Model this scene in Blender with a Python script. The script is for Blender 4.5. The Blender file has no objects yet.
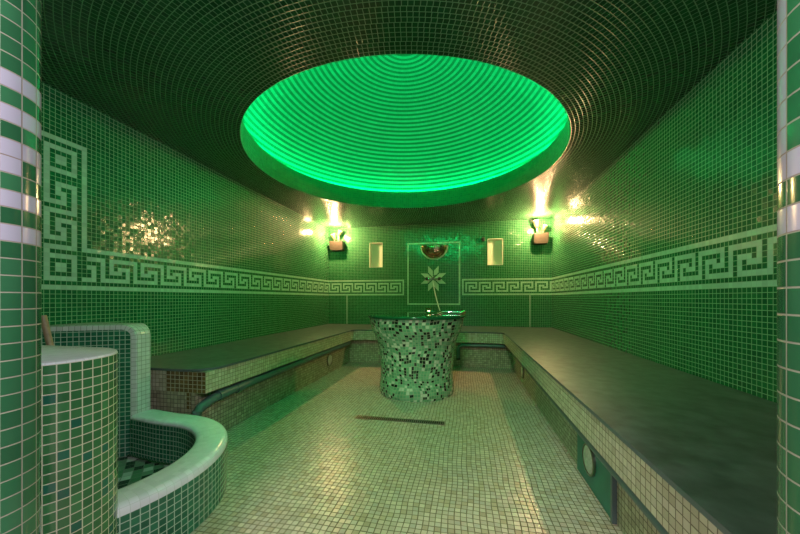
import bpy, bmesh, math, random
from mathutils import Vector, Matrix
random.seed(7)
PI = math.pi
sc = bpy.context.scene
COL = sc.collection
T = 0.025                      # one mosaic tile
XL, XR, YB, YF = -2.22, 1.23, 4.98, 0.345
ZC = 2.04                      # ceiling
CX, CY = -0.522, 2.76           # dome axis
LIPR = 1.29
BT = 0.46                      # bench top

# ------------------------------------------------------------------ materials
def newmat(name):
    m = bpy.data.materials.new(name); m.use_nodes = True
    nt = m.node_tree; nt.nodes.clear()
    out = nt.nodes.new('ShaderNodeOutputMaterial')
    b = nt.nodes.new('ShaderNodeBsdfPrincipled')
    nt.links.new(b.outputs[0], out.inputs[0])
    return m, nt, b
def plain(name, col, rough=.4, metal=0., bump=0., bscale=40, emit=None, estr=0., vary=0.):
    m, nt, b = newmat(name)
    b.inputs['Base Color'].default_value = (*col, 1)
    b.inputs['Roughness'].default_value = rough
    b.inputs['Metallic'].default_value = metal
    if emit:
        b.inputs['Emission Color'].default_value = (*emit, 1)
        b.inputs['Emission Strength'].default_value = estr
    if bump or vary:
        tc = nt.nodes.new('ShaderNodeTexCoord'); n = nt.nodes.new('ShaderNodeTexNoise')
        n.inputs['Scale'].default_value = bscale; n.inputs['Detail'].default_value = 5
        nt.links.new(tc.outputs['Object'], n.inputs['Vector'])
        if bump:
            bp = nt.nodes.new('ShaderNodeBump'); bp.inputs['Strength'].default_value = bump
            bp.inputs['Distance'].default_value = .003
            nt.links.new(n.outputs['Fac'], bp.inputs['Height']); nt.links.new(bp.outputs[0], b.inputs['Normal'])
        if vary:
            r = nt.nodes.new('ShaderNodeValToRGB')
            r.color_ramp.elements[0].position = .3; r.color_ramp.elements[1].position = .7
            r.color_ramp.elements[0].color = (*[c*(1-vary) for c in col], 1)
            r.color_ramp.elements[1].color = (*[min(1, c*(1+vary)) for c in col], 1)
            nt.links.new(n.outputs['Fac'], r.inputs[0]); nt.links.new(r.outputs[0], b.inputs['Base Color'])
    return m
def tiled(name, cols, grout, gw=.07, jit=.03, rough=.14, groutrough=.7, polar=False, bump=.35, warp=0., spread=.18, irr=0.):
    """mosaic: UV is in tile units (or polar about the object origin); cols = [(colour, weight)]"""
    m, nt, b = newmat(name)
    N = nt.nodes.new; L = nt.links.new
    def mth(op, a, c=None, d=None):
        n = N('ShaderNodeMath'); n.operation = op
        for i, v in enumerate((a, c, d)):
            if v is None: continue
            if isinstance(v, (int, float)): n.inputs[i].default_value = v
            else: L(v, n.inputs[i])
        return n.outputs[0]
    tc = N('ShaderNodeTexCoord'); sp = N('ShaderNodeSeparateXYZ')
    if polar:
        L(tc.outputs['Object'], sp.inputs[0])
        x, y = sp.outputs[0], sp.outputs[1]
        r = mth('SQRT', mth('ADD', mth('MULTIPLY', x, x), mth('MULTIPLY', y, y)))
        v = mth('DIVIDE', mth('SUBTRACT', r, LIPR), T)
        ring = mth('FLOOR', v)
        cnt = mth('FLOOR', mth('MULTIPLY', mth('ADD', mth('MULTIPLY', ring, T), LIPR), 2*PI/T))
        ang = mth('DIVIDE', mth('ARCTAN2', y, x), 2*PI)
        u = mth('ADD', mth('MULTIPLY', ang, cnt), mth('MULTIPLY', ring, .37))
        u = mth('ADD', u, 2000)
    else:
        src = tc.outputs['UV']
        if warp:
            nz = N('ShaderNodeTexNoise'); nz.inputs['Scale'].default_value = .09; nz.inputs['Detail'].default_value = 1
            L(src, nz.inputs['Vector'])
            vm = N('ShaderNodeVectorMath'); vm.operation = 'MULTIPLY_ADD'
            vm.inputs[1].default_value = (warp, warp, 0)
            L(nz.outputs['Color'], vm.inputs[0]); L(src, vm.inputs[2]); src = vm.outputs[0]
        L(src, sp.inputs[0]); u, v = sp.outputs[0], sp.outputs[1]
    fu0, fv0 = mth('FLOOR', u), mth('FLOOR', v)
    cb = N('ShaderNodeCombineXYZ'); L(fu0, cb.inputs[0]); L(fv0, cb.inputs[1])
    wn = N('ShaderNodeTexWhiteNoise'); wn.noise_dimensions = '3D'; L(cb.outputs[0], wn.inputs['Vector'])
    ws = N('ShaderNodeSeparateColor'); L(wn.outputs['Color'], ws.inputs[0])
    fu, fv = mth('SUBTRACT', u, fu0), mth('SUBTRACT', v, fv0)
    if irr:   # slightly uneven joints
        fu = mth('ADD', fu, mth('MULTIPLY', mth('SUBTRACT', ws.outputs[0], .5), irr))
        fv = mth('ADD', fv, mth('MULTIPLY', mth('SUBTRACT', ws.outputs[2], .5), irr))
    du = mth('SUBTRACT', .5, mth('ABSOLUTE', mth('SUBTRACT', fu, .5)))
    dv = mth('SUBTRACT', .5, mth('ABSOLUTE', mth('SUBTRACT', fv, .5)))
    d = mth('MINIMUM', du, dv)
    mr = N('ShaderNodeMapRange'); mr.inputs['From Min'].default_value = gw*.8; mr.inputs['From Max'].default_value = gw*1.25
    L(d, mr.inputs['Value']); mask = mr.outputs[0]
    ramp = N('ShaderNodeValToRGB'); ramp.color_ramp.interpolation = 'CONSTANT'
    tot = sum(w for _, w in cols); acc = 0
    for i, (c, w) in enumerate(cols):
        e = ramp.color_ramp.elements[0] if i == 0 else (ramp.color_ramp.elements[1] if i == 1 else ramp.color_ramp.elements.new(acc/tot))
        e.position = acc/tot; e.color = (*c, 1); acc += w
    if len(cols) == 1: ramp.color_ramp.elements[1].color = (*cols[0][0], 1)
    L(wn.outputs['Value'], ramp.inputs[0])
    hs = N('ShaderNodeHueSaturation')
    L(mth('ADD', mth('MULTIPLY', ws.outputs[1], spread*2), 1-spread), hs.inputs['Value']); L(ramp.outputs[0], hs.inputs['Color'])
    # large soft blotches: different batches of tile
    mix = N('ShaderNodeMix'); mix.data_type = 'RGBA'
    L(mask, mix.inputs[0]); mix.inputs[6].default_value = (*grout, 1); L(hs.outputs[0], mix.inputs[7])
    L(mix.outputs[2], b.inputs['Base Color'])
    L(mth('ADD', groutrough, mth('MULTIPLY', mask, rough-groutrough)), b.inputs['Roughness'])
    # every tile is set at a slightly different tilt
    geo = N('ShaderNodeNewGeometry')
    sub = N('ShaderNodeVectorMath'); sub.operation = 'SUBTRACT'; L(wn.outputs['Color'], sub.inputs[0]); sub.inputs[1].default_value = (.5, .5, .5)
    sc_ = N('ShaderNodeVectorMath'); sc_.operation = 'SCALE'; L(sub.outputs[0], sc_.inputs[0]); sc_.inputs['Scale'].default_value = jit*2
    ad = N('ShaderNodeVectorMath'); ad.operation = 'ADD'; L(geo.outputs['Normal'], ad.inputs[0]); L(sc_.outputs[0], ad.inputs[1])
    nm = N('ShaderNodeVectorMath'); nm.operation = 'NORMALIZE'; L(ad.outputs[0], nm.inputs[0])
    bp = N('ShaderNodeBump'); bp.inputs['Strength'].default_value = bump; bp.inputs['Distance'].default_value = .002
    L(mask, bp.inputs['Height']); L(nm.outputs[0], bp.inputs['Normal'])
    L(bp.outputs[0], b.inputs['Normal'])
    return m

G1, G2, G3 = (.009, .120, .036), (.008, .104, .032), (.011, .138, .042)
M = {}
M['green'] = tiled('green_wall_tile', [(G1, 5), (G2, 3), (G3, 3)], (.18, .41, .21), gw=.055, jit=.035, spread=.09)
M['mint'] = tiled('mint_frieze_tile', [((.34, .58, .40), 3), ((.31, .53, .36), 2)], (.26, .44, .30), gw=.04, jit=.03, spread=.08)
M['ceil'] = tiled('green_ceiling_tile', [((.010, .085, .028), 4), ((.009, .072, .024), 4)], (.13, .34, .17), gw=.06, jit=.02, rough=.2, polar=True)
M['dome_light'] = tiled('dome_light_tile', [((.06, .125, .12), 1)], (.05, .11, .09), gw=.03, jit=.03, rough=.3, spread=.06)
M['dome_dark'] = tiled('dome_dark_tile', [((.012, .026, .008), 1)], (.03, .05, .025), gw=.09, jit=.03, rough=.3, spread=.1)
M['drum'] = tiled('drum_tile', [((.04, .10, .03), 3), ((.03, .085, .03), 2)], (.05, .14, .05), gw=.07, jit=.03, rough=.3, spread=.1)
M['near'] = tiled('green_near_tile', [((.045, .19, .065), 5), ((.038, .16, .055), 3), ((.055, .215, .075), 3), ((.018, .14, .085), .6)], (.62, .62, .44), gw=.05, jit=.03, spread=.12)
M['jamb'] = tiled('jamb_green_tile', [((.026, .120, .052), 5), ((.034, .145, .065), 3)], (.30, .30, .23), gw=.035, jit=.03, spread=.15)
M['tubgreen'] = tiled('tub_green_tile', [((.026, .17, .085), 5), ((.020, .14, .070), 3)], (.42, .55, .42), gw=.06, jit=.03)
M['white'] = tiled('white_cap_tile', [((.80, .79, .82), 3), ((.75, .75, .77), 2)], (.60, .62, .60), gw=.03, jit=.03, spread=.06, rough=.2)
M['whiteend'] = tiled('white_end_tile', [((.60, .64, .58), 3), ((.56, .60, .54), 2)], (.22, .27, .19), gw=.05, jit=.03, spread=.06, rough=.2)
M['stripe'] = tiled('white_stripe_tile', [((.42, .40, .50), 1)], (.26, .20, .17), gw=.035, jit=.02, spread=.04, rough=.2)
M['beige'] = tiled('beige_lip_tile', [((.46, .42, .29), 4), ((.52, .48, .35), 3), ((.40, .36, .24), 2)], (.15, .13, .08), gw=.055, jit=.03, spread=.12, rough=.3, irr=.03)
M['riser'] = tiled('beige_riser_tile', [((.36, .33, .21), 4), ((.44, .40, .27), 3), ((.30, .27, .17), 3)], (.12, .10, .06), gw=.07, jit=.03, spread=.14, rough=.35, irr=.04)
M['brown'] = tiled('brown_end_tile', [((.14, .085, .03), 4), ((.18, .115, .04), 3), ((.11, .07, .025), 2)], (.50, .46, .32), gw=.06, jit=.03, rough=.25)
M['floor'] = tiled('beige_floor_tile', [((.55, .40, .33), 5), ((.61, .46, .38), 4), ((.49, .34, .25), 2), ((.55, .42, .37), 3)], (.16, .11, .06), gw=.07, jit=.03, spread=.14, rough=.3, warp=1.2, irr=.05)
M['mosaic'] = tiled('pedestal_mosaic', [((.15, .38, .19), 34), ((.21, .46, .25), 24), ((.008, .022, .012), 23), ((.035, .055, .03), 4), ((.58, .66, .48), 15), ((.11, .30, .15), 14)], (.34, .42, .24), gw=.06, jit=.04, warp=5., spread=.1)
M['tubfloor'] = tiled('tub_floor_mosaic', [((.16, .24, .17), 5), ((.03, .05, .035), 3), ((.5, .5, .48), 3), ((.10, .2, .12), 3)], (.12, .14, .11), gw=.04, spread=.15, warp=1.)
M['slate'] = plain('dark_slate', (.078, .098, .094), rough=.36, bump=.4, bscale=16, vary=.4)
M['slate_edge'] = plain('slate_edge', (.08, .11, .11), rough=.3, bump=.2, bscale=60)
M['glass'] = plain('green_glass_top', (.012, .09, .035), rough=.04)
M['pipe'] = plain('grey_plastic_pipe', (.075, .13, .125), rough=.35, bump=.1)
M['chrome'] = plain('chrome', (.75, .75, .75), rough=.12, metal=1)
M['steel'] = plain('drain_steel', (.30, .28, .22), rough=.35, metal=1)
M['slot'] = plain('drain_slot_dark', (.02, .02, .015), rough=.6)
M['copper'] = plain('polished_copper', (.52, .36, .2), rough=.2, metal=1)
M['brass'] = plain('brass', (.65, .42, .2), rough=.25, metal=1)
M['terra'] = plain('brown_lamp_bracket', (.06, .045, .035), rough=.5, bump=.3, vary=.2)
M['lamphead'] = plain('lamp_head_metal', (.35, .26, .17), rough=.35, metal=.6)
M['bulb'] = plain('lamp_lens', (1, .9, .7), emit=(1, .62, .28), estr=3.5)
M['led'] = plain('green_led_tube', (.1, .9, .3), emit=(.0, 1., .22), estr=92)
M['led_fill'] = plain('green_fill_tube', (.1, .9, .3), emit=(.0, 1., .22), estr=70)  # glow of the added tube that brightens walls and floor
M['plaster'] = plain('cream_plaster', (.75, .74, .62), rough=.6, bump=.1)
M['panel'] = plain('teal_panel', (.02, .16, .11), rough=.4, vary=.15, bscale=10)
M['paleglass'] = plain('pale_lamp_cover', (.46, .47, .38), rough=.3, bump=.3, bscale=90, vary=.2)
M['wood'] = plain('pale_wood', (.30, .21, .12), rough=.5, vary=.2)
M['white_plain'] = plain('white_hose', (.7, .75, .65), rough=.3)
M['black'] = plain('black_rubber', (.02, .02, .02), rough=.5)
M['flower'] = plain('pale_petal_tile', (.50, .62, .48), rough=.2, bump=.15)

# ------------------------------------------------------------------ helpers
def prop(o, label=None, cat=None, group=None, kind=None):
    if label: o['label'] = label
    if cat: o['category'] = cat
    if group: o['group'] = group
    if kind: o['kind'] = kind
    return o
class MB:
    """mesh builder: faces with per-corner uv and material index"""
    def __init__(s): s.v = []; s.f = []; s.uv = []; s.mi = []
    def face(s, pts, uvs=None, mi=0):
        i = len(s.v); s.v += [tuple(p) for p in pts]; s.f.append(tuple(range(i, i+len(pts))))
        s.uv += [tuple(u) for u in (uvs or [(0, 0)]*len(pts))]; s.mi.append(mi)
    def box(s, x0, x1, y0, y1, z0, z1, mi=0):
        P = [(x0,y0,z0),(x1,y0,z0),(x1,y1,z0),(x0,y1,z0),(x0,y0,z1),(x1,y0,z1),(x1,y1,z1),(x0,y1,z1)]
        for q, ax in (((0,3,2,1),'z'),((4,5,6,7),'z'),((0,1,5,4),'y'),((2,3,7,6),'y'),((1,2,6,5),'x'),((3,0,4,7),'x')):
            pts = [P[k] for k in q]
            uv = [((p[0], p[1]) if ax == 'z' else (p[0], p[2]) if ax == 'y' else (p[1], p[2])) for p in pts]
            s.face(pts, [(a/T, b/T) for a, b in uv], mi)
    def ribbon(s, path, z0, z1, u0=0., v0=None, mi=0, flip=False, closed=False):
        path = [Vector((p[0], p[1])) for p in path]
        if closed: path = path+[path[0]]
        u = u0
        va = z0/T if v0 is None else v0
        for a, b in zip(path, path[1:]):
            l = (b-a).length
            pts = [(a.x,a.y,z0),(b.x,b.y,z0),(b.x,b.y,z1),(a.x,a.y,z1)]
            uvs = [(u,va),(u+l/T,va),(u+l/T,va+(z1-z0)/T),(u,va+(z1-z0)/T)]
            if flip: pts.reverse(); uvs.reverse()
            s.face(pts, uvs, mi); u += l/T
        return u
    def poly(s, path, z, mi=0, down=False):
        pts = [(p[0], p[1], z) for p in path]
        if down: pts = pts[::-1]
        s.face(pts, [(p[0]/T, p[1]/T) for p in pts], mi)
    def build(s, name, mats, parent=None, smooth=False, weld=True, bevel=0.):
        me = bpy.data.meshes.new(name); me.from_pydata(s.v, [], s.f)
        ul = me.uv_layers.new(name='UVMap'); ul.data.foreach_set('uv', [c for u in s.uv for c in u])
        for mm in (mats if isinstance(mats, (list, tuple)) else [mats]): me.materials.append(mm)
        me.polygons.foreach_set('material_index', s.mi)
        if weld:
            bm = bmesh.new(); bm.from_mesh(me); bmesh.ops.remove_doubles(bm, verts=bm.verts, dist=1e-5)
            bm.to_mesh(me); bm.free()
        if smooth:
            me.polygons.foreach_set('use_smooth', [True]*len(me.polygons))
            try: me.set_sharp_from_angle(angle=math.radians(40))
            except Exception: pass
        o = bpy.data.objects.new(name, me); COL.objects.link(o)
        if parent: o.parent = parent
        if bevel:
            bv = o.modifiers.new('b', 'BEVEL'); bv.width = bevel; bv.segments = 3; bv.limit_method = 'ANGLE'
        return o
def empty(name, loc, label, cat, group=None, rz=0):
    o = bpy.data.objects.new(name, None); COL.objects.link(o); o.location = loc; o.rotation_euler.z = rz
    o.empty_display_size = .05
    return prop(o, label, cat, group)
def lathe(profile, seg=64, cx=0, cy=0, uvr=None, mb=None, mi=0, cap_top=False, cap_bot=False):
    mb = mb or MB(); v = 0.
    for (r0, z0), (r1, z1) in zip(profile, profile[1:]):
        l = math.hypot(r1-r0, z1-z0)/T
        n = uvr or 1
        for k in range(seg):
            a, b = 2*PI*k/seg, 2*PI*(k+1)/seg
            mb.face([(cx+r0*math.cos(a), cy+r0*math.sin(a), z0), (cx+r0*math.cos(b), cy+r0*math.sin(b), z0),
                     (cx+r1*math.cos(b), cy+r1*math.sin(b), z1), (cx+r1*math.cos(a), cy+r1*math.sin(a), z1)],
                    [(n*k/seg, v), (n*(k+1)/seg, v), (n*(k+1)/seg, v+l), (n*k/seg, v+l)], mi)
        v += l
    if cap_top:
        r, z = profile[-1]; mb.poly([(cx+r*math.cos(2*PI*k/seg), cy+r*math.sin(2*PI*k/seg)) for k in range(seg)], z, mi)
    if cap_bot:
        r, z = profile[0]; mb.poly([(cx+r*math.cos(2*PI*k/seg), cy+r*math.sin(2*PI*k/seg)) for k in range(seg)], z, mi, down=True)
    return mb
def tube(pts, r, seg=14, mb=None, mi=0):
    """round tube through 3-D points"""
    mb = mb or MB(); P = [Vector(p) for p in pts]; rings = []
    up = Vector((.123, .217, .968)).normalized()
    for i, p in enumerate(P):
        d = (P[min(i+1, len(P)-1)]-P[max(i-1, 0)]).normalized()
        x = d.cross(up).normalized(); y = x.cross(d).normalized()
        rr = r[i] if isinstance(r, (list, tuple)) else r
        rings.append([p+x*rr*math.cos(2*PI*k/seg)+y*rr*math.sin(2*PI*k/seg) for k in range(seg)])
    for A, B in zip(rings, rings[1:]):
        for k in range(seg):
            mb.face([A[k], A[(k+1) % seg], B[(k+1) % seg], B[k]], None, mi)
    mb.face(rings[0][::-1], None, mi); mb.face(rings[-1], None, mi)
    return mb
def bend(a, c, b, n=8):
    a, c, b = Vector(a), Vector(c), Vector(b)
    return [(a*(1-t)**2+c*2*t*(1-t)+b*t*t) for t in [k/n for k in range(n+1)]]

# ------------------------------------------------------------------ frieze pattern
PAT = {'a': 'LLLLLL', 'b': 'LDDDDD', 'c': 'LDLLLL', 'd': 'LDLDDL', 'e': 'LDLLDL', 'f': 'LDDLDL', 'g': 'LLLLDL', 'h': 'DDDDDL'}
def key(k):      # column k counted from the end of the frieze; returns 10 rows, bottom first (True = light)
    if k == 0: return [True]*10
    if k == 1: return [True]+[False]*8+[True]
    c = PAT['abcdefgh'[(k-2) % 8]]
    rows = [ch == 'L' for ch in c]                # top first
    return [True, False]+rows[::-1]+[False, True]
R0 = 38                                            # first frieze row (z = .93)
Z0 = -.02; NR = 84
def pt_frieze_r(row, k):
    return R0 <= row < R0+10 and key(k)[row-R0]
# wall as runs of tiles of one kind: 0 green, 1 mint, None = hole
def wallmesh(name, ncols, cell, place, backing):
    mb = MB()
    for r in range(NR):
        c = 0
        while c < ncols:
            k = cell(c, r); e = c+1
            while e < ncols and cell(e, r) == k: e += 1
            if k is not None:
                z0, z1 = Z0+r*T, Z0+(r+1)*T
                mb.face([place(c, z0), place(e, z0), place(e, z1), place(c, z1)], [(c, r), (e, r), (e, r+1), (c, r+1)], k)
            c = e
    for bx in backing: mb.box(*bx)
    o = mb.build(name, [M['green'], M['mint']], weld=False)
    return prop(o, kind='structure')

NB = 138
LE, RE = 51, 87                                    # inner ends of the two frieze runs on the back wall
NICHE = [(28, 37), (102, 111)]; NZ = (56, 72)
def back_cell(c, r):
    for a, b in NICHE:
        if a <= c < b and NZ[0] <= r < NZ[1]: return None
    if c < LE: return 1 if pt_frieze_r(r, LE-1-c) else 0
    if c >= RE: return 1 if pt_frieze_r(r, c-RE) else 0
    if 53 <= c <= 85 and 32 <= r <= 70 and (c in (53, 85) or r in (32, 70)): return 1
    return 0
bz0, bz1 = Z0, Z0+NR*T
nz0, nz1 = Z0+NZ[0]*T, Z0+NZ[1]*T
n1, n2 = [(XL+a*T, XL+b*T) for a, b in NICHE]
DN = .09
wallmesh('wall_back', NB, back_cell, lambda c, z: (XL+c*T, YB, z), [
    (XL-.1, XR+.1, YB+DN, YB+DN+.1, bz0, bz1), (XL, XR, YB+.001, YB+DN, bz0, nz0-.001), (XL, XR, YB+.001, YB+DN, nz1+.001, bz1),
    (XL, n1[0], YB+.001, YB+DN, nz0, nz1), (n1[1], n2[0], YB+.001, YB+DN, nz0, nz1), (n2[1], XR, YB+.001, YB+DN, nz0, nz1)])

# left wall: column 0 at the back corner, running toward the doorway; the frieze turns up at the near end
NL = 186
SQ = ['LLLLLL', 'LDDDDL', 'LDLLDL', 'LDLLDL', 'LDDDDL', 'LLLLLL']
UPN = LE+130                                       # frieze ordinal where the vertical band starts
v0 = 139                                           # wall column of the vertical border (its far edge)
VERT_ROWS = 34
def left_cell(c, r):
    k = LE+c                                       # ordinal from the inner frieze end
    if c < v0-0 and R0 <= r < R0+10:
        return 1 if key(k)[r-R0] else 0
    q = c-v0; h = r-R0                             # q 0..9 across the vertical band, h rows from the bottom border
    if 0 <= q < 10 and 0 <= h < VERT_ROWS:
        if h in (0, VERT_ROWS-1): return 1
        if q == 9: return 1
        if q == 0: return 1 if h >= 9 else (1 if h in (2, ) else 0)
        if q in (1, 8) or h in (1, VERT_ROWS-2): return 0
        x, y = q-2, h-2                            # 6 wide x 30 high field
        if y < 6: return 1 if SQ[5-y][x] == 'L' else 0
        if y >= 24: return 1 if SQ[29-y][x] == 'L' else 0
        y2 = y-6                                   # 18 rows: connector + two rotated keys + connector
        seq = 'hbcdefghabcdefgha b'.replace(' ', '')
        ch = 'h' 'abcdefg' 'h' 'abcdefg' 'hh'
        col = PAT[ch[y2]]
        return 1 if col[x] == 'L' else 0
    return 0
wallmesh('wall_left', NL, left_cell, lambda c, z: (XL, YB-c*T, z), [(XL-.1, XL-.001, YF-.065, YB+.1, bz0, bz1)])
def right_cell(c, r):
    return 1 if pt_frieze_r(r, (NB-RE)+c) else 0
wallmesh('wall_right', NL, right_cell, lambda c, z: (XR, YB-c*T, z), [(XR+.001, XR+.1, YF-.065, YB+.1, bz0, bz1)])

# floor
mb = MB(); mb.poly([(XL-.1, -1.2), (XR+.1, -1.2), (XR+.1, YB+.1), (XL-.1, YB+.1)], 0)
mb.box(XL-.1, XR+.1, -1.2, YB+.1, -.1, -.001)
prop(mb.build('floor', M['floor'], weld=False), kind='structure')

# ceiling: flat, with the round opening of the dome
mb = MB(); SEG = 192
def rect_r(a):
    c, s = math.cos(a), math.sin(a)
    x0, x1, y0, y1 = XL-.1-CX, XR+.1-CX, -.2-CY, YB+.1-CY
    t = []
    if c: t.append((x1 if c > 0 else x0)/c)
    if s: t.append((y1 if s > 0 else y0)/s)
    return min(t)
for k in range(SEG):
    a, b = 2*PI*k/SEG, 2*PI*(k+1)/SEG
    A, B = (math.cos(a), math.sin(a)), (math.cos(b), math.sin(b))
    ra, rb = rect_r(a+1e-9), rect_r(b+1e-9)
    P = lambda d, r, z: (d[0]*r, d[1]*r, z)
    mb.face([P(A, LIPR, 0), P(A, ra, 0), P(B, rb, 0), P(B, LIPR, 0)])
    mb.face([P(A, LIPR+.03, .09), P(B, LIPR+.03, .09), P(B, rb, .09), P(A, ra, .09)])
    mb.face([P(A, ra, 0), P(A, ra, .09), P(B, rb, .09), P(B, rb, 0)])
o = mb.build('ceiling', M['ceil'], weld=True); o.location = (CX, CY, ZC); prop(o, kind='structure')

# drum, ledge and dome, concentric mosaic rings
mb = MB(); n = round(2*PI*LIPR/T)
DR = .20
lathe([(LIPR, 0), (LIPR, DR)], SEG, uvr=n, mb=mb, mi=2)
for f in range(len(mb.f)): mb.f[f] = tuple(reversed(mb.f[f])); 
mb.uv = [u for f in range(len(mb.f)) for u in reversed(mb.uv[4*f:4*f+4])]
m2 = MB(); lathe([(LIPR, DR), (LIPR+.035, DR), (LIPR+.035, DR-.09), (1.46, DR-.09)], SEG, uvr=n, mb=m2, mi=2)
i0 = len(mb.v); mb.v += m2.v; mb.f += [tuple(i+i0 for i in f) for f in m2.f]; mb.uv += m2.uv; mb.mi += m2.mi
A_, B_ = 1.46, .97
rows = []; t = 0.; zb = DR-.09
th = 0.
while th < PI/2-.004:
    rows.append(th)
    th += T/math.hypot(A_*math.sin(th), B_*math.cos(th))
rows.append(PI/2-.001)
for i, (a0, a1) in enumerate(zip(rows, rows[1:])):
    r0, z0, r1, z1 = A_*math.cos(a0), zb+B_*math.sin(a0), A_*math.cos(a1), zb+B_*math.sin(a1)
    nn = max(6, round(2*PI*r0/T))
    for k in range(96):
        a, b = 2*PI*k/96, 2*PI*(k+1)/96
        mb.face([(r1*math.cos(a), r1*math.sin(a), z1), (r1*math.cos(b), r1*math.sin(b), z1), (r0*math.cos(b), r0*math.sin(b), z0), (r0*math.cos(a), r0*math.sin(a), z0)],
                [(nn*k/96, i+1), (nn*(k+1)/96, i+1), (nn*(k+1)/96, i), (nn*k/96, i)], i % 2)
o = mb.build('dome', [M['dome_light'], M['dome_dark'], M['drum']], weld=True, smooth=True); o.location = (CX, CY, ZC)
prop(o, kind='structure')
# LED tube on the ledge
mb = MB(); RL, rl = 1.375, .012
for k in range(96):
    a, b = 2*PI*k/96, 2*PI*(k+1)/96
    for j in range(8):
        p, q = 2*PI*j/8, 2*PI*(j+1)/8
        f = lambda t, s: ((RL+rl*math.cos(s))*math.cos(t), (RL+rl*math.cos(s))*math.sin(t), rl*math.sin(s))
        mb.face([f(a, p), f(b, p), f(b, q), f(a, q)])
o = mb.build('led_strip', M['led'], smooth=True); o.location = (CX, CY, ZC+DR+.004)
prop(o, 'glowing green light tube hidden on the ledge around the ceiling dome', 'light strip')

# added green fill light: unseen tube inside the near half of the drum
mb = MB(); tube([((LIPR-.028)*math.cos(a), (LIPR-.028)*math.sin(a), 0) for a in [math.radians(228+84*k/48) for k in range(49)]], .011, 8, mb=mb)
o = mb.build('led_strip', M['led_fill'], smooth=True); o.location = (CX, CY, ZC+.135)
prop(o, 'added green fill light tube, unseen inside the dome rim nearest the doorway', 'light strip')

# ------------------------------------------------------------------ doorway jambs (rounded tiled wall ends)
def jamb(name, cx, cy, sgn, kinds, aoff, far, zoff):
    """half-round wall end; sgn +1: end faces +X (left jamb), -1: faces -X.  kinds(row, col)->material index"""
    R = .065; da = T/R; mb = MB(); sub = 3
    # columns measured as angle from straight ahead (facing the room axis), anticlockwise positive
    nrow = int(ZC/T)+2
    edges = [aoff+da*k for k in range(-6, 7)]
    for ci, (a0, a1) in enumerate(zip(edges, edges[1:])):
        for s in range(sub):
            b0, b1 = a0+(a1-a0)*s/sub, a0+(a1-a0)*(s+1)/sub
            b0c, b1c = max(-PI/2, min(PI/2, b0)), max(-PI/2, min(PI/2, b1))
            if b1c-b0c < 1e-6: continue
            P = lambda b: (cx+sgn*R*math.cos(b), cy+R*math.sin(b))
            p, q = P(b0c), P(b1c)
            for r in range(nrow):
                z0, z1 = zoff+(r-1)*T, zoff+r*T
                z0, z1 = max(z0, 0), min(z1, ZC)
                if z1 <= z0: continue
                pts = [(p[0],p[1],z0),(q[0],q[1],z0),(q[0],q[1],z1),(p[0],p[1],z1)]
                u0, u1 = ci+(b0c-a0)/da, ci+(b1c-a0)/da
                uv = [(u0, (z0-zoff)/T), (u1, (z0-zoff)/T), (u1, (z1-zoff)/T), (u0, (z1-zoff)/T)]
                if sgn < 0: pts.reverse(); uv.reverse()
                mb.face(pts, uv, kinds(r, ci))
    x = sorted((cx, far))
    mb.ribbon([(cx, cy+R), (far, cy+R)], 0, ZC, flip=sgn < 0); mb.ribbon([(far, cy-R), (cx, cy-R)], 0, ZC, flip=sgn < 0)
    return prop(mb.build(name, [M['jamb'], M['stripe']], smooth=True), kind='structure')
# row whose top edge is z=1.208 on the left
zl = 1.214-48*T
def left_kind(r, c):
    k = 48-r       # 0 = first white row
    if k in (0, 2, 3, 6, 8) or False: return 1
    if k == 3: return 1
    if k == 4: return 1 if c <= 6 else 0
    if k == 5: return 0
    return 0
def left_kind(r, c):
    k = 48-r
    if k in (0, 2, 4, 7, 9): return 1
    if k == 5: return 0 if c == 7 else 1
    return 0
jamb('wall_front_left', -.720, .345, 1, left_kind, -.14, XL, zl)
zr = 1.24-50*T
def right_kind(r, c):
    if c >= 7 and r >= 41: return 1
    return 1 if r in (39, 41) else 0
jamb('wall_front_right', .354, .345, -1, right_kind, -.14, XR, zr)

# ------------------------------------------------------------------ bench (one continuous U)
EX0, EX1, EY = -1.49, .475, 4.13        # front edges
RX0, RX1, RY = -1.568, .579, 4.21       # risers
NY = 1.61                               # near end of the left run
FY = .42                                # near end of the right run
bench = empty('heated_bench', (CX, EY+.3, 0), 'U-shaped beige tiled bench with a dark stone seat along three walls', 'bench')
def loc(o, par=bench): o.parent = par; o.matrix_parent_inverse = Matrix.Translation(-par.location); return o
g = .003
rr = .16
corner = [(EX0-rr+rr*math.cos(a), NY+rr-rr*math.sin(a)) for a in [PI/2*k/8 for k in range(9)]]   # from front edge round to end
inner = [(EX0+.012, NY+rr)] + []
def seat_path(o=0.):
    """inner edge, from the left near end, round the back, to the right near end"""
    e0, e1, ey = EX0+o, EX1-o, EY-o
    c = .09
    p = [(XL+g, NY-o)]
    p += [(e0-rr*math.cos(a)*0-rr+rr*math.sin(a), NY-o+rr-rr*math.cos(a)) for a in [PI/2*k/8 for k in range(9)]]
    p += [(e0, ey-c), (e0+c*.3, ey-c*.3), (e0+c, ey), (e1-c, ey), (e1-c*.3, ey-c*.3), (e1, ey-c), (e1, FY)]
    return p
sp_ = seat_path(.008)
outl = sp_+[(XR-g, FY), (XR-g, YB-g), (XL+g, YB-g)]
mb = MB()
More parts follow.
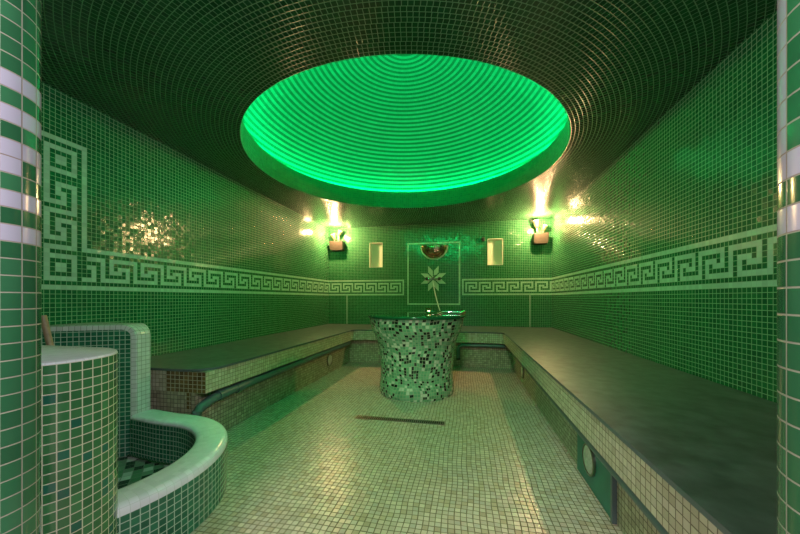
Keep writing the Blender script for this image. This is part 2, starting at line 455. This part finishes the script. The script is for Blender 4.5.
# split U-shape into three convex-ish polygons
i_l = 10; 
k0 = [i for i, p in enumerate(sp_)]
left_poly = sp_[:11]+[(XL+g, sp_[10][1])]
midL, midR = sp_[11], sp_[14]
back_poly = [(XL+g, sp_[10][1]), sp_[10], sp_[11], sp_[12], sp_[13], sp_[14], sp_[15], (XR-g, sp_[15][1]), (XR-g, YB-g), (XL+g, YB-g)]
right_poly = [sp_[15], sp_[16], (XR-g, FY), (XR-g, sp_[15][1])]
for P in (left_poly, back_poly, right_poly):
    mb.poly(P if True else P, BT); mb.poly(P, BT-.014, down=True)
mb.ribbon(sp_, BT-.014, BT, mi=1, flip=False)
mb.ribbon([sp_[16], (XR-g, FY)], BT-.014, BT, mi=1)
o = mb.build('seat_slab', [M['slate'], M['slate_edge']]); loc(o)
o['label'] = 'dark polished stone seat'
# lip (hanging front) with beige tiles; near end of the left run in brown tiles
c = .07
lp = [(EX0, NY), (EX0, EY-c), (EX0+c*.3, EY-c*.3), (EX0+c, EY), (EX1-c, EY), (EX1-c*.3, EY-c*.3), (EX1, EY-c), (EX1, FY)]
LB = BT-.014-.125
mb = MB()
mb.ribbon(lp, LB, BT-.0145, v0=0)
lpb = [(RX0, NY), (RX0, RY), (RX1, RY), (RX1, FY)]
under = [(EX0, NY), (EX0, EY-c), (EX0+c*.3, EY-c*.3), (EX0+c, EY), (EX1-c, EY), (EX1-c*.3, EY-c*.3), (EX1, EY-c), (EX1, FY)]
for P in ([(RX0, NY), (EX0, NY), (EX0, EY-c), (RX0, EY-c)], [(RX1, EY-c), (EX1, EY-c), (EX1, FY), (RX1, FY)],
          [(RX0, EY-c), (EX0, EY-c), (EX0+c*.3, EY-c*.3), (EX0+c, EY), (EX1-c, EY), (EX1-c*.3, EY-c*.3), (EX1, EY-c), (RX1, EY-c), (RX1, RY), (RX0, RY)]):
    mb.poly(P, LB, down=True); mb.poly(P, BT-.0146)
mb.ribbon([(EX1, FY), (XR-g, FY)], LB, BT-.0145, v0=0)
mb.ribbon([(XL+g, NY), (-1.765, NY)], LB, BT-.0145, v0=0)
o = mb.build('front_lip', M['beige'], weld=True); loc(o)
mb = MB(); mb.ribbon([(-1.765, NY), (EX0, NY)], LB, BT-.0145, u0=0, v0=0)
mb.uv = [(a*.8, b) for a, b in mb.uv]
mb.box(-1.765, EX0-.001, NY+.001, NY+.02, LB, BT-.0146)
mb.ribbon([(-1.625, NY+.002), (-1.592, NY+.002)], LB-.1, LB, v0=0)
o = mb.build('end_tiles', M['brown'], weld=False); loc(o); o['label'] = 'brown mosaic end of the bench beside the tub'
mb = MB()
mb.ribbon([(XL+g, NY+.006), (RX0, NY+.006), (RX0, RY), (RX1, RY), (RX1, FY), (XR-g, FY)], 0.002, LB+.1)
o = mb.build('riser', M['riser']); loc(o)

# disc lamps in the riser, board
def disc(name, x, y, z, s, label):
    mb = MB(); r = .066
    prof = [(0.0001, .016), (.03, .015), (.055, .011), (r-.004, .008), (r, .004), (r, 0)]
    for (r0, h0), (r1, h1) in zip(prof, prof[1:]):
        for k in range(32):
            a, b = 2*PI*k/32, 2*PI*(k+1)/32
            mb.face([(h0, r0*math.cos(a), r0*math.sin(a)), (h1, r1*math.cos(a), r1*math.sin(a)), (h1, r1*math.cos(b), r1*math.sin(b)), (h0, r0*math.cos(b), r0*math.sin(b))])
    c0 = MB()
    for k in range(32):
        a, b = 2*PI*k/32, 2*PI*(k+1)/32
        for (r0, h0, r1, h1) in ((r-.003, .0, r-.003, .012), (r-.003, .012, r+.004, .010), (r+.004, .010, r+.004, 0)):
            c0.face([(h0, r0*math.cos(a), r0*math.sin(a)), (h0, r0*math.cos(b), r0*math.sin(b)), (h1, r1*math.cos(b), r1*math.sin(b)), (h1, r1*math.cos(a), r1*math.sin(a))])
    e = empty(name, (x, y, z), label, 'light', 'round covers in the bench risers')
    e.scale = (s, 1, 1)
    mb.build('cover_glass', M['paleglass'], e, smooth=True); c0.build('ring', M['steel'], e)
    return e
mb = MB(); mb.box(RX1-.012, RX1-.001, 1.40, 1.80, .003, LB+.02)
brd = mb.build('access_board', M['panel'], bevel=.002)
mb2 = MB(); mb2.box(RX1-.018, RX1-.001, 1.385, 1.40, .003, LB+.02)
s_ = mb2.build('edge_strip', M['slate_edge'], brd)
prop(brd, 'teal green board standing against the right bench riser around a round cover', 'board')
disc('underbench_lamp', RX1-.0125, 1.625, .135, -1, 'pale round cover on the teal board under the right bench')
disc('underbench_lamp', RX1-.001, 3.45, .135, -1, 'small round cover low on the far part of the right bench riser')
disc('underbench_lamp', RX0+.001, 3.53, .155, 1, 'round cover on the beige riser of the left bench')

# pipes under the lip
mb = MB(); px = -1.522
P = [(px, 4.04, .292), (px, 3.0, .285), (px, 2.3, .278), (px, 1.80, .272)]
P2 = bend((px, 1.80, .272), (px-.004, 1.66, .268), (px-.012, 1.60, .22), 8)
tube(P+P2[1:]+[(px-.014, 1.592, .15), (px-.014, 1.592, .002)], .028, mb=mb)
pl = mb.build('drain_pipe', M['pipe'], smooth=True)
prop(pl, 'grey plastic pipe under the left bench lip with an elbow by the tub', 'pipe')
for y0, y1, z in ((1.90, 1.97, .275), (1.74, 1.81, .273)):
    m = MB(); tube([(px, y0, z-.004), (px, y0+.001, z-.004), (px, y1, z), (px, y1+.001, z)], [.027, .033, .033, .027], mb=m); m.build('pipe_collar', M['pipe'], pl, smooth=True)
mb = MB(); tube([(.532, FY+.02, .262), (.532, 2.0, .270), (.532, 4.05, .288)], .025, mb=mb)
prop(mb.build('drain_pipe', M['pipe'], smooth=True), 'long straight grey pipe running under the right bench lip', 'pipe')
mb = MB(); yb = 4.165
q = bend((.0, yb, .285), (-.085, yb, .285), (-.085, yb, .22), 8)
tube([(.49, yb, .285)]+q+[(-.085, yb, .12)], .022, mb=mb)
pb = mb.build('drain_pipe', M['pipe'], smooth=True)
prop(pb, 'short pipe under the back bench that elbows down right of the pedestal', 'pipe')
m = MB(); tube([(-.085, yb, .12), (-.085, yb, .095)], .026, mb=m); m.build('pipe_end', M['black'], pb, smooth=True)

# expansion joints beside the back corners
for i, x in enumerate((.934, -1.90)):
    mb = MB(); mb.box(x-.004, x+.004, YB-.004, YB-.0005, BT+.002, .93)
    prop(mb.build('trim_%d' % (i+1), M['white_plain']), kind='structure')

# ------------------------------------------------------------------ pedestal
PX, PY = -.455, 3.03
ped = empty('mosaic_pedestal', (PX, PY, 0), 'waisted round pedestal in green black and white mosaic with a glass top, mid floor', 'pedestal')
ctrl = [(0, .345), (.023, .354), (.07, .354), (.117, .347), (.16, .342), (.21, .341), (.27, .344), (.33, .349), (.39, .355), (.44, .363), (.48, .374), (.52, .390), (.56, .408), (.60, .424), (.64, .436), (.68, .443), (.704, .446)]
prof = [(r, z) for z, r in ctrl]
mb = lathe(prof, 72, uvr=92, cap_bot=True, cap_top=True)
body = mb.build('tiled_body', M['mosaic'], ped, smooth=True)
mb = lathe([(.44, .704), (.458, .704), (.461, .709), (.461, .725), (.457, .73)], 96, cap_top=True)
o = mb.build('round_top', M['glass'], ped, smooth=True); o['label'] = 'dark green glossy round top'
# things lying on it
cup = MB(); lathe([(.001, 0), (.026, 0), (.030, .006), (.024, .02), (.026, .04), (.034, .05), (.030, .05), (.022, .03), (.001, .028)], 28, mb=cup)
o = cup.build('brass_cup', M['brass'], smooth=True); o.location = (-.375, PY+.30, .7305)
prop(o, 'small brass cup standing on the far side of the pedestal top', 'cup')
hs = empty('hand_shower', (-.20, PY+.22, .732), 'hand shower with a coiled hose lying on the pedestal top', 'shower head')
m = MB(); tube([(-.02, 0, .014), (.04, 0, .014), (.12, .005, .013), (.17, .006, .014)], [.010, .012, .010, .011], mb=m); m.build('handle', M['chrome'], hs, smooth=True)
m = MB(); tube([(.17, .006, .005), (.171, .006, .008), (.195, .006, .018), (.197, .006, .022)], [.022, .030, .024, .008], 20, mb=m); m.build('spray_face', M['brass'], hs, smooth=True)
m = MB()
hp = [(-.02-.19*t, .03*math.sin(t*9), .011+.008*abs(math.sin(t*7))) for t in [k/28 for k in range(29)]]
tube(hp, .0065, 8, mb=m); m.build('hose', M['chrome'], hs, smooth=True)
m = MB(); hp = [(-.05+.10*math.cos(t), .035*math.sin(t), .0065+.003*t/6) for t in [2*PI*k/30 for k in range(31)]]
tube(hp, .005, 8, mb=m); m.build('hose_loop', M['brass'], hs, smooth=True)

# ------------------------------------------------------------------ floor drain
dr = empty('slot_drain', (-.47, 2.265, 0), 'narrow steel slot drain set in the floor before the pedestal', 'drain')
m = MB(); m.box(-.33, .33, -.032, .032, .0, .003); m.build('frame', M['steel'], dr)
m = MB(); m.box(-.322, .322, -.024, .024, .003, .0035); m.build('channel', M['slot'], dr)
m = MB()
for k in range(44): m.box(-.32+k*.0147, -.32+k*.0147+.006, -.024, .024, .0035, .0055)
m.build('grate', M['steel'], dr)

# ------------------------------------------------------------------ niches
for i, (a, b) in enumerate((n1, n2)):
    m = MB(); y0, y1 = YB-.003, YB+DN-.005; w = .008
    m.box(a, b, y1-.006, y1, nz0, nz1); m.box(a, a+w, y0, y1, nz0, nz1); m.box(b-w, b, y0, y1, nz0, nz1)
    m.box(a, b, y0, y1, nz0, nz0+w); m.box(a, b, y0, y1, nz1-w, nz1)
    o = m.build('wall_niche', M['plaster'])
    prop(o, ['cream lined upright wall niche left of the flower panel', 'cream lined upright wall niche right of the flower panel'][i], 'niche', 'niches in the back wall')

# ------------------------------------------------------------------ flower of eight petals
FXc, FZ = -.482, 1.19
fl = empty('tile_flower', (FXc, YB, FZ), 'pale eight-petalled tile star in the middle of the back wall panel', 'mosaic')
for k in range(8):
    a = PI/8+k*PI/4; m = MB(); r0, r1 = .018, .215
    d = Vector((math.cos(a), math.sin(a))); n_ = Vector((-d.y, d.x))
    # rhombus with sides along the two neighbouring axes
    h = (r1-r0)/2; w = h*math.tan(math.radians(21))
    P = [d*r0, d*(r0+h)-n_*w, d*r1, d*(r0+h)+n_*w]
    F = [(p.x, -.006, p.y) for p in P]; B = [(p.x, -.0005, p.y) for p in P]
    m.face(F); 
    for i in range(4): m.face([B[i], B[(i+1) % 4], F[(i+1) % 4], F[i]])
    m.build('petal', M['flower'], fl)

# ------------------------------------------------------------------ shower mixer with white hose
mx = empty('shower_mixer', (FXc, YB-.0135, FZ-.01), 'chrome wall tap with two dark handles over the tile star', 'tap')
m = MB(); tube([(0, .005, 0), (0, -.03, 0), (0, -.055, 0)], [.034, .03, .022], 20, mb=m); m.build('body', M['chrome'], mx, smooth=True)
for s in (-1, 1):
    m = MB(); tube([(s*.025, -.03, 0), (s*.075, -.035, .004)], .013, 14, mb=m); m.build('side_arm', M['chrome'], mx, smooth=True)
    m = MB(); tube([(s*.075, -.035, .004), (s*.085, -.035, .004), (s*.115, -.035, .008), (s*.12, -.035, .008)], [.016, .024, .022, .01], 14, mb=m); m.build('handle', M['black'], mx, smooth=True)
m = MB(); tube([(0, -.05, .0), (.02, -.075, .03), (.035, -.09, .055)], [.012, .011, .013], 12, mb=m); m.build('spout', M['chrome'], mx, smooth=True)
m = MB()
hp = [(.0+.005*math.sin(t*3)+.16*t**1.5, -.05-.05*t, -.02-.62*t) for t in [k/20 for k in range(21)]]
tube(hp, .0075, 10, mb=m); m.build('hose', M['white_plain'], mx, smooth=True)

# ------------------------------------------------------------------ half bowl on the wall
hb = empty('wall_bowl', (-.47, YB, 1.695), 'polished copper half bowl with a pale rim at the top of the wall panel', 'bowl')
m = MB(); R = .195; D = .10; S1, S2 = 32, 12
f = lambda a, b: (R*math.cos(a), -.002-D*math.sin(a)*0-D*math.sin(b)*math.sin(max(a, 1e-4))**.5, -R*math.sin(a)*math.cos(b))
for i in range(S1):
    for j in range(S2):
        a0, a1 = PI*i/S1, PI*(i+1)/S1; b0, b1 = PI/2*j/S2, PI/2*(j+1)/S2
        m.face([f(a0, b0), f(a0, b1), f(a1, b1), f(a1, b0)])
m.build('bowl_shell', M['copper'], hb, smooth=True)
m = MB(); top = [f(PI*i/S1, PI/2) for i in range(S1+1)]
tube([(p[0], p[1], p[2]) for p in top], .006, 8, mb=m); m.build('rolled_rim', M['copper'], hb, smooth=True)
m = MB(); tube([((R+.008)*math.cos(PI*i/32), -.004, -(R+.008)*math.sin(PI*i/32)) for i in range(33)], .011, 8, mb=m)
m.build('pale_border', M['flower'], hb, smooth=True)

# sensor
m = MB(); m.box(.248, .292, YB-.03, YB-.0005, 1.74, 1.80)
o = m.build('temperature_sensor', M['terra'], bevel=.006); prop(o, 'tiny brown sensor box on the back wall beside the right niche', 'sensor')
m = MB(); m.box(.26, .28, YB-.034, YB-.03, 1.755, 1.78); m.build('sensor_face', M['black'], o)

# ------------------------------------------------------------------ corner uplighters
def uplighter(x, y, z, label, heads, w):
    e = empty('wall_uplighter', (x, y, z), label, 'lamp', 'warm uplighters in the back corners')
    m = MB()
    prof = [(-w, .15), (w, .15), (w, .03), (w*.86, .0), (-w*.86, .0), (-w, .03)]
    d = .13
    F = [(p[0], -d if p[1] > .05 else -d*.8, p[1]) for p in prof]; B = [(p[0], 0, p[1]) for p in prof]
    m.face(F[::-1]); m.face(B)
    for i in range(6): m.face([F[i], F[(i+1) % 6], B[(i+1) % 6], B[i]])
    m.build('bracket', M['terra'], e, bevel=.008)
    for hx, hz, dx, s in heads:
        b = Vector((hx, -.09, .15)); t_ = Vector((dx, -.2, 1)).normalized()
        m = MB(); tube([b, b+Vector((0, 0, hz))], .009, 10, mb=m); m.build('stem', M['lamphead'], e, smooth=True)
        c0 = b+Vector((0, 0, hz)); m = MB()
        tube([c0-t_*.02*s, c0, c0+t_*.05*s, c0+t_*.075*s], [.018*s, .03*s, .036*s, .042*s], 20, mb=m)
        h = m.build('lamp_head', M['lamphead'], e, smooth=True)
        m = MB(); tube([c0+t_*.0755*s, c0+t_*.079*s], .036*s, 20, mb=m); m.build('lens', M['bulb'], h)
    return e
uplighter(-2.045, YB-.004, 1.66, 'brown uplighter high in the left back corner', [(-.035, .045, -.3, .9), (.04, .10, .5, .9)], .115)
uplighter(1.065, YB-.004, 1.665, 'brown uplighter high in the right back corner', [(-.055, .10, -.2, 1.15), (.03, .045, .4, .9)], .10)

# ------------------------------------------------------------------ tub corner
PCX, PCY = -1.808, 1.470
pt = empty('tiled_partition', (-2.03, 1.45, 0), 'far low green wall with a pale rounded cap between the tub and the left bench', 'partition')
def locp(o): o.parent = pt; o.matrix_parent_inverse = Matrix.Translation(-pt.location); return o
A = Vector((XL+.004, PCY-(PCX-XL)*.253/.414)); Bp = Vector((PCX, PCY)); d2 = (Bp-A); Lp = d2.length; d2.normalize()
H = .735; rc = .075; bw = .028
def elev(inset):
    r = rc-inset; x1 = Lp-inset; z1 = H-inset
    p = [(x1-r+r*math.cos(a), z1-r+r*math.sin(a)) for a in [PI/2*k/8 for k in range(9)]]
    return [(x1, .0)]+p+[(0, z1)]
o1, i1 = elev(0), elev(bw)
YE = 1.552
W = lambda s, z, t=0: (A.x+d2.x*s, A.y+d2.y*s+(YE-(A.y+d2.y*s))*t, z)
m = MB()
# green field
fld = [(0, 0)]+i1
m.face([W(s, z) for s, z in fld], [(s/T, z/T) for s, z in fld])
locp(m.build('green_face', M['tubgreen']))
m = MB()
bulge = .012
u = 0
for (s0, z0), (s1, z1), (q0, y0), (q1, y1) in zip(o1, o1[1:], i1, i1[1:]):
    l = math.hypot(s1-s0, z1-z0)/T; l2 = l
    m.face([W(q0, y0), W(s0, z0), W(s1, z1), W(q1, y1)], [(0.02, u), (.98, u), (.98, u+l), (.02, u+l)], 0)
    # thickness surface
    dep = max(.02, YE-W(s0, 0)[1])/T
    m.face([W(s0, z0), W(s0, z0, 1), W(s1, z1, 1), W(s1, z1)], [(1, u), (1+dep, u), (1+dep, u+l), (1, u+l)], 0)
    u += l
m.face([W(s, z, 1) for s, z in reversed([(0, 0)]+o1)])
o = m.build('white_cap', M['whiteend'], bevel=.006); locp(o); o['label'] = 'pale mosaic cap and end'

# near half wall
nw = empty('tiled_partition', (-1.6, .7, 0), 'near low green wall with a rounded end and white top beside the doorway', 'partition')
def arc(cx, cy, r, a0, a1, n=10): return [(cx+r*math.cos(a0+(a1-a0)*k/n), cy+r*math.sin(a0+(a1-a0)*k/n)) for k in range(n+1)]
XN = -1.01; ynr, yfr = .56, .84
pl_ = [(XL+g, ynr)]+arc(XN-.12, ynr+.12, .12, -PI/2, 0)+arc(XN-.15, yfr-.15, .15, 0, PI/2)+[(XL+g, yfr)]
HN = .72
m = MB(); m.ribbon(pl_, .001, HN-.008, v0=(.001-(HN-.008))/T+40, u0=.2)
def lm(o, p): o.parent = p; o.matrix_parent_inverse = Matrix.Translation(-p.location); return o
lm(m.build('green_sides', M['near'], smooth=True), nw)
# cap: slightly set in, rounded edge
def offs(path, d):
    out = []
    P = [Vector(p) for p in path]
    for i, p in enumerate(P):
        a = P[max(i-1, 0)]; b = P[min(i+1, len(P)-1)]; t_ = (b-a).normalized(); n_ = Vector((t_.y, -t_.x))
        out.append((p.x+n_.x*d, p.y+n_.y*d))
    return out
lays = [(0, HN-.008), (-.002, HN-.003), (-.008, HN)]
m = MB()
for (d0, z0), (d1, z1) in zip(lays, lays[1:]):
    a, b = offs(pl_, d0), offs(pl_, d1)
    for i in range(len(a)-1):
        m.face([(*a[i], z0), (*a[i+1], z0), (*b[i+1], z1), (*b[i], z1)], [(i, 0), (i+1, 0), (i+1, .3), (i, .3)])
m.poly(offs(pl_, -.008), HN)
o = m.build('white_top', M['white'], smooth=True); lm(o, nw); o['label'] = 'white mosaic top'

# tub
tub = empty('foot_bath', (-1.5, 1.03, 0), 'low curved green tub wall with a broad white rim between the two low walls', 'tub')
cen = [(-1.515+.445*math.cos(a), 1.02+.445*math.sin(a)) for a in [math.radians(-34+124*k/30) for k in range(31)]]
cen += [(-1.60, 1.47), (-1.72, 1.488), (-1.80, 1.50)]
def ring(o): return offs(cen, o)
def band(m, prof, vs, mi=0):
    for (o0, z0), (o1, z1), (va, vb) in zip(prof, prof[1:], zip(vs, vs[1:])):
        a, b = ring(o0), ring(o1); u = 0
        for i in range(len(a)-1):
            l = math.dist(cen[i], cen[i+1])/T*1.1
            m.face([(*a[i], z0), (*a[i+1], z0), (*b[i+1], z1), (*b[i], z1)], [(u, va), (u+l, va), (u+l, vb), (u, vb)], mi); u += l
RT = .235
m = MB(); band(m, [(.066, .002), (.066, RT-.036)], [.0, (RT-.038)/T])
lm(m.build('outer_wall', M['tubgreen'], smooth=True), tub)
m = MB(); band(m, [(-.066, RT-.02), (-.066, .012)], [(RT-.032)/T, 0])
lm(m.build('inner_wall', M['tubgreen'], smooth=True), tub)
m = MB(); pr = [(.066, RT-.036), (.0665, RT-.022), (.062, RT-.010), (.050, RT-.002), (.035, RT), (0, RT), (-.045, RT), (-.058, RT-.004), (-.065, RT-.012), (-.066, RT-.02)]
vs = [0]
for p, q in zip(pr, pr[1:]): vs.append(vs[-1]+math.dist(p, q)/T)
band(m, pr, vs)
o = m.build('white_rim', M['white'], smooth=True); lm(o, tub); o['label'] = 'broad white mosaic rim'
m = MB()
inn = ring(-.066)
m.poly([(p[0], p[1]) for p in inn]+[(A.x+.001, A.y-.01), (XL+g, .85), (inn[0][0], .85)][:3], .012)
o = m.build('tub_floor', M['tubfloor'])
for l in o.data.uv_layers[0].data: l.uv = (l.uv[0]*.42+l.uv[1]*.42, -l.uv[0]*.42+l.uv[1]*.42)
lm(o, tub); o['label'] = 'tub floor in green, dark and white mosaic'
m = MB(); tube([(p[0], p[1], .020) for p in ring(-.076)], .007, 8, mb=m)
o = m.build('rim_trim', M['chrome'], smooth=True); lm(o, tub); o['label'] = 'thin steel strip at the foot of the inner wall'

# stick leaning behind the near low wall
m = MB(); tube([(-1.45, 1.0, .02), (-1.68, .985, .81)], .011, 12, mb=m)
o = m.build('mop_handle', M['wood'], smooth=True); prop(o, 'thin wooden stick leaning in the tub by the left doorway edge', 'stick')

# ------------------------------------------------------------------ lights
def light(name, kind, loc_, col, e, **k):
    l = bpy.data.lights.new(name, kind); l.color = col; l.energy = e
    for a, b in k.items(): setattr(l, a, b)
    o = bpy.data.objects.new(name, l); COL.objects.link(o); o.location = loc_; return o
WARM = (1, .60, .27)
light('left_uplighter_light', 'POINT', (-2.0, 4.69, 1.93), WARM, 27, shadow_soft_size=.025)
light('right_uplighter_light', 'POINT', (1.01, 4.69, 1.93), WARM, 27, shadow_soft_size=.025)
light('corridor_lamp', 'POINT', (.95, -.32, 1.75), (.93, .88, 1), 50, shadow_soft_size=.15)
light('corridor_lamp', 'POINT', (-1.05, -.45, 1.75), (1, .92, .95), 40, shadow_soft_size=.15)
light('corridor_lamp', 'POINT', (-.2, -1.3, 2.45), (1, .90, .86), 120, shadow_soft_size=.2)
w = bpy.data.worlds.new('corridor'); sc.world = w; w.use_nodes = True
bg = w.node_tree.nodes['Background']; bg.inputs[0].default_value = (.8, .82, .9, 1); bg.inputs[1].default_value = .2

# ------------------------------------------------------------------ camera
cam = bpy.data.cameras.new('camera'); co = bpy.data.objects.new('camera', cam); COL.objects.link(co)
co.location = (0, 0, .88); co.rotation_euler = (PI/2, 0, math.atan(65/320))
cam.sensor_width = 36; cam.lens = 36*320/800; cam.shift_y = (298.5-267)/800; cam.clip_start = .01
sc.camera = co
sc.view_settings.view_transform = 'Standard'; sc.view_settings.look = 'None'
sc.view_settings.exposure = 1.0; sc.view_settings.gamma = 1
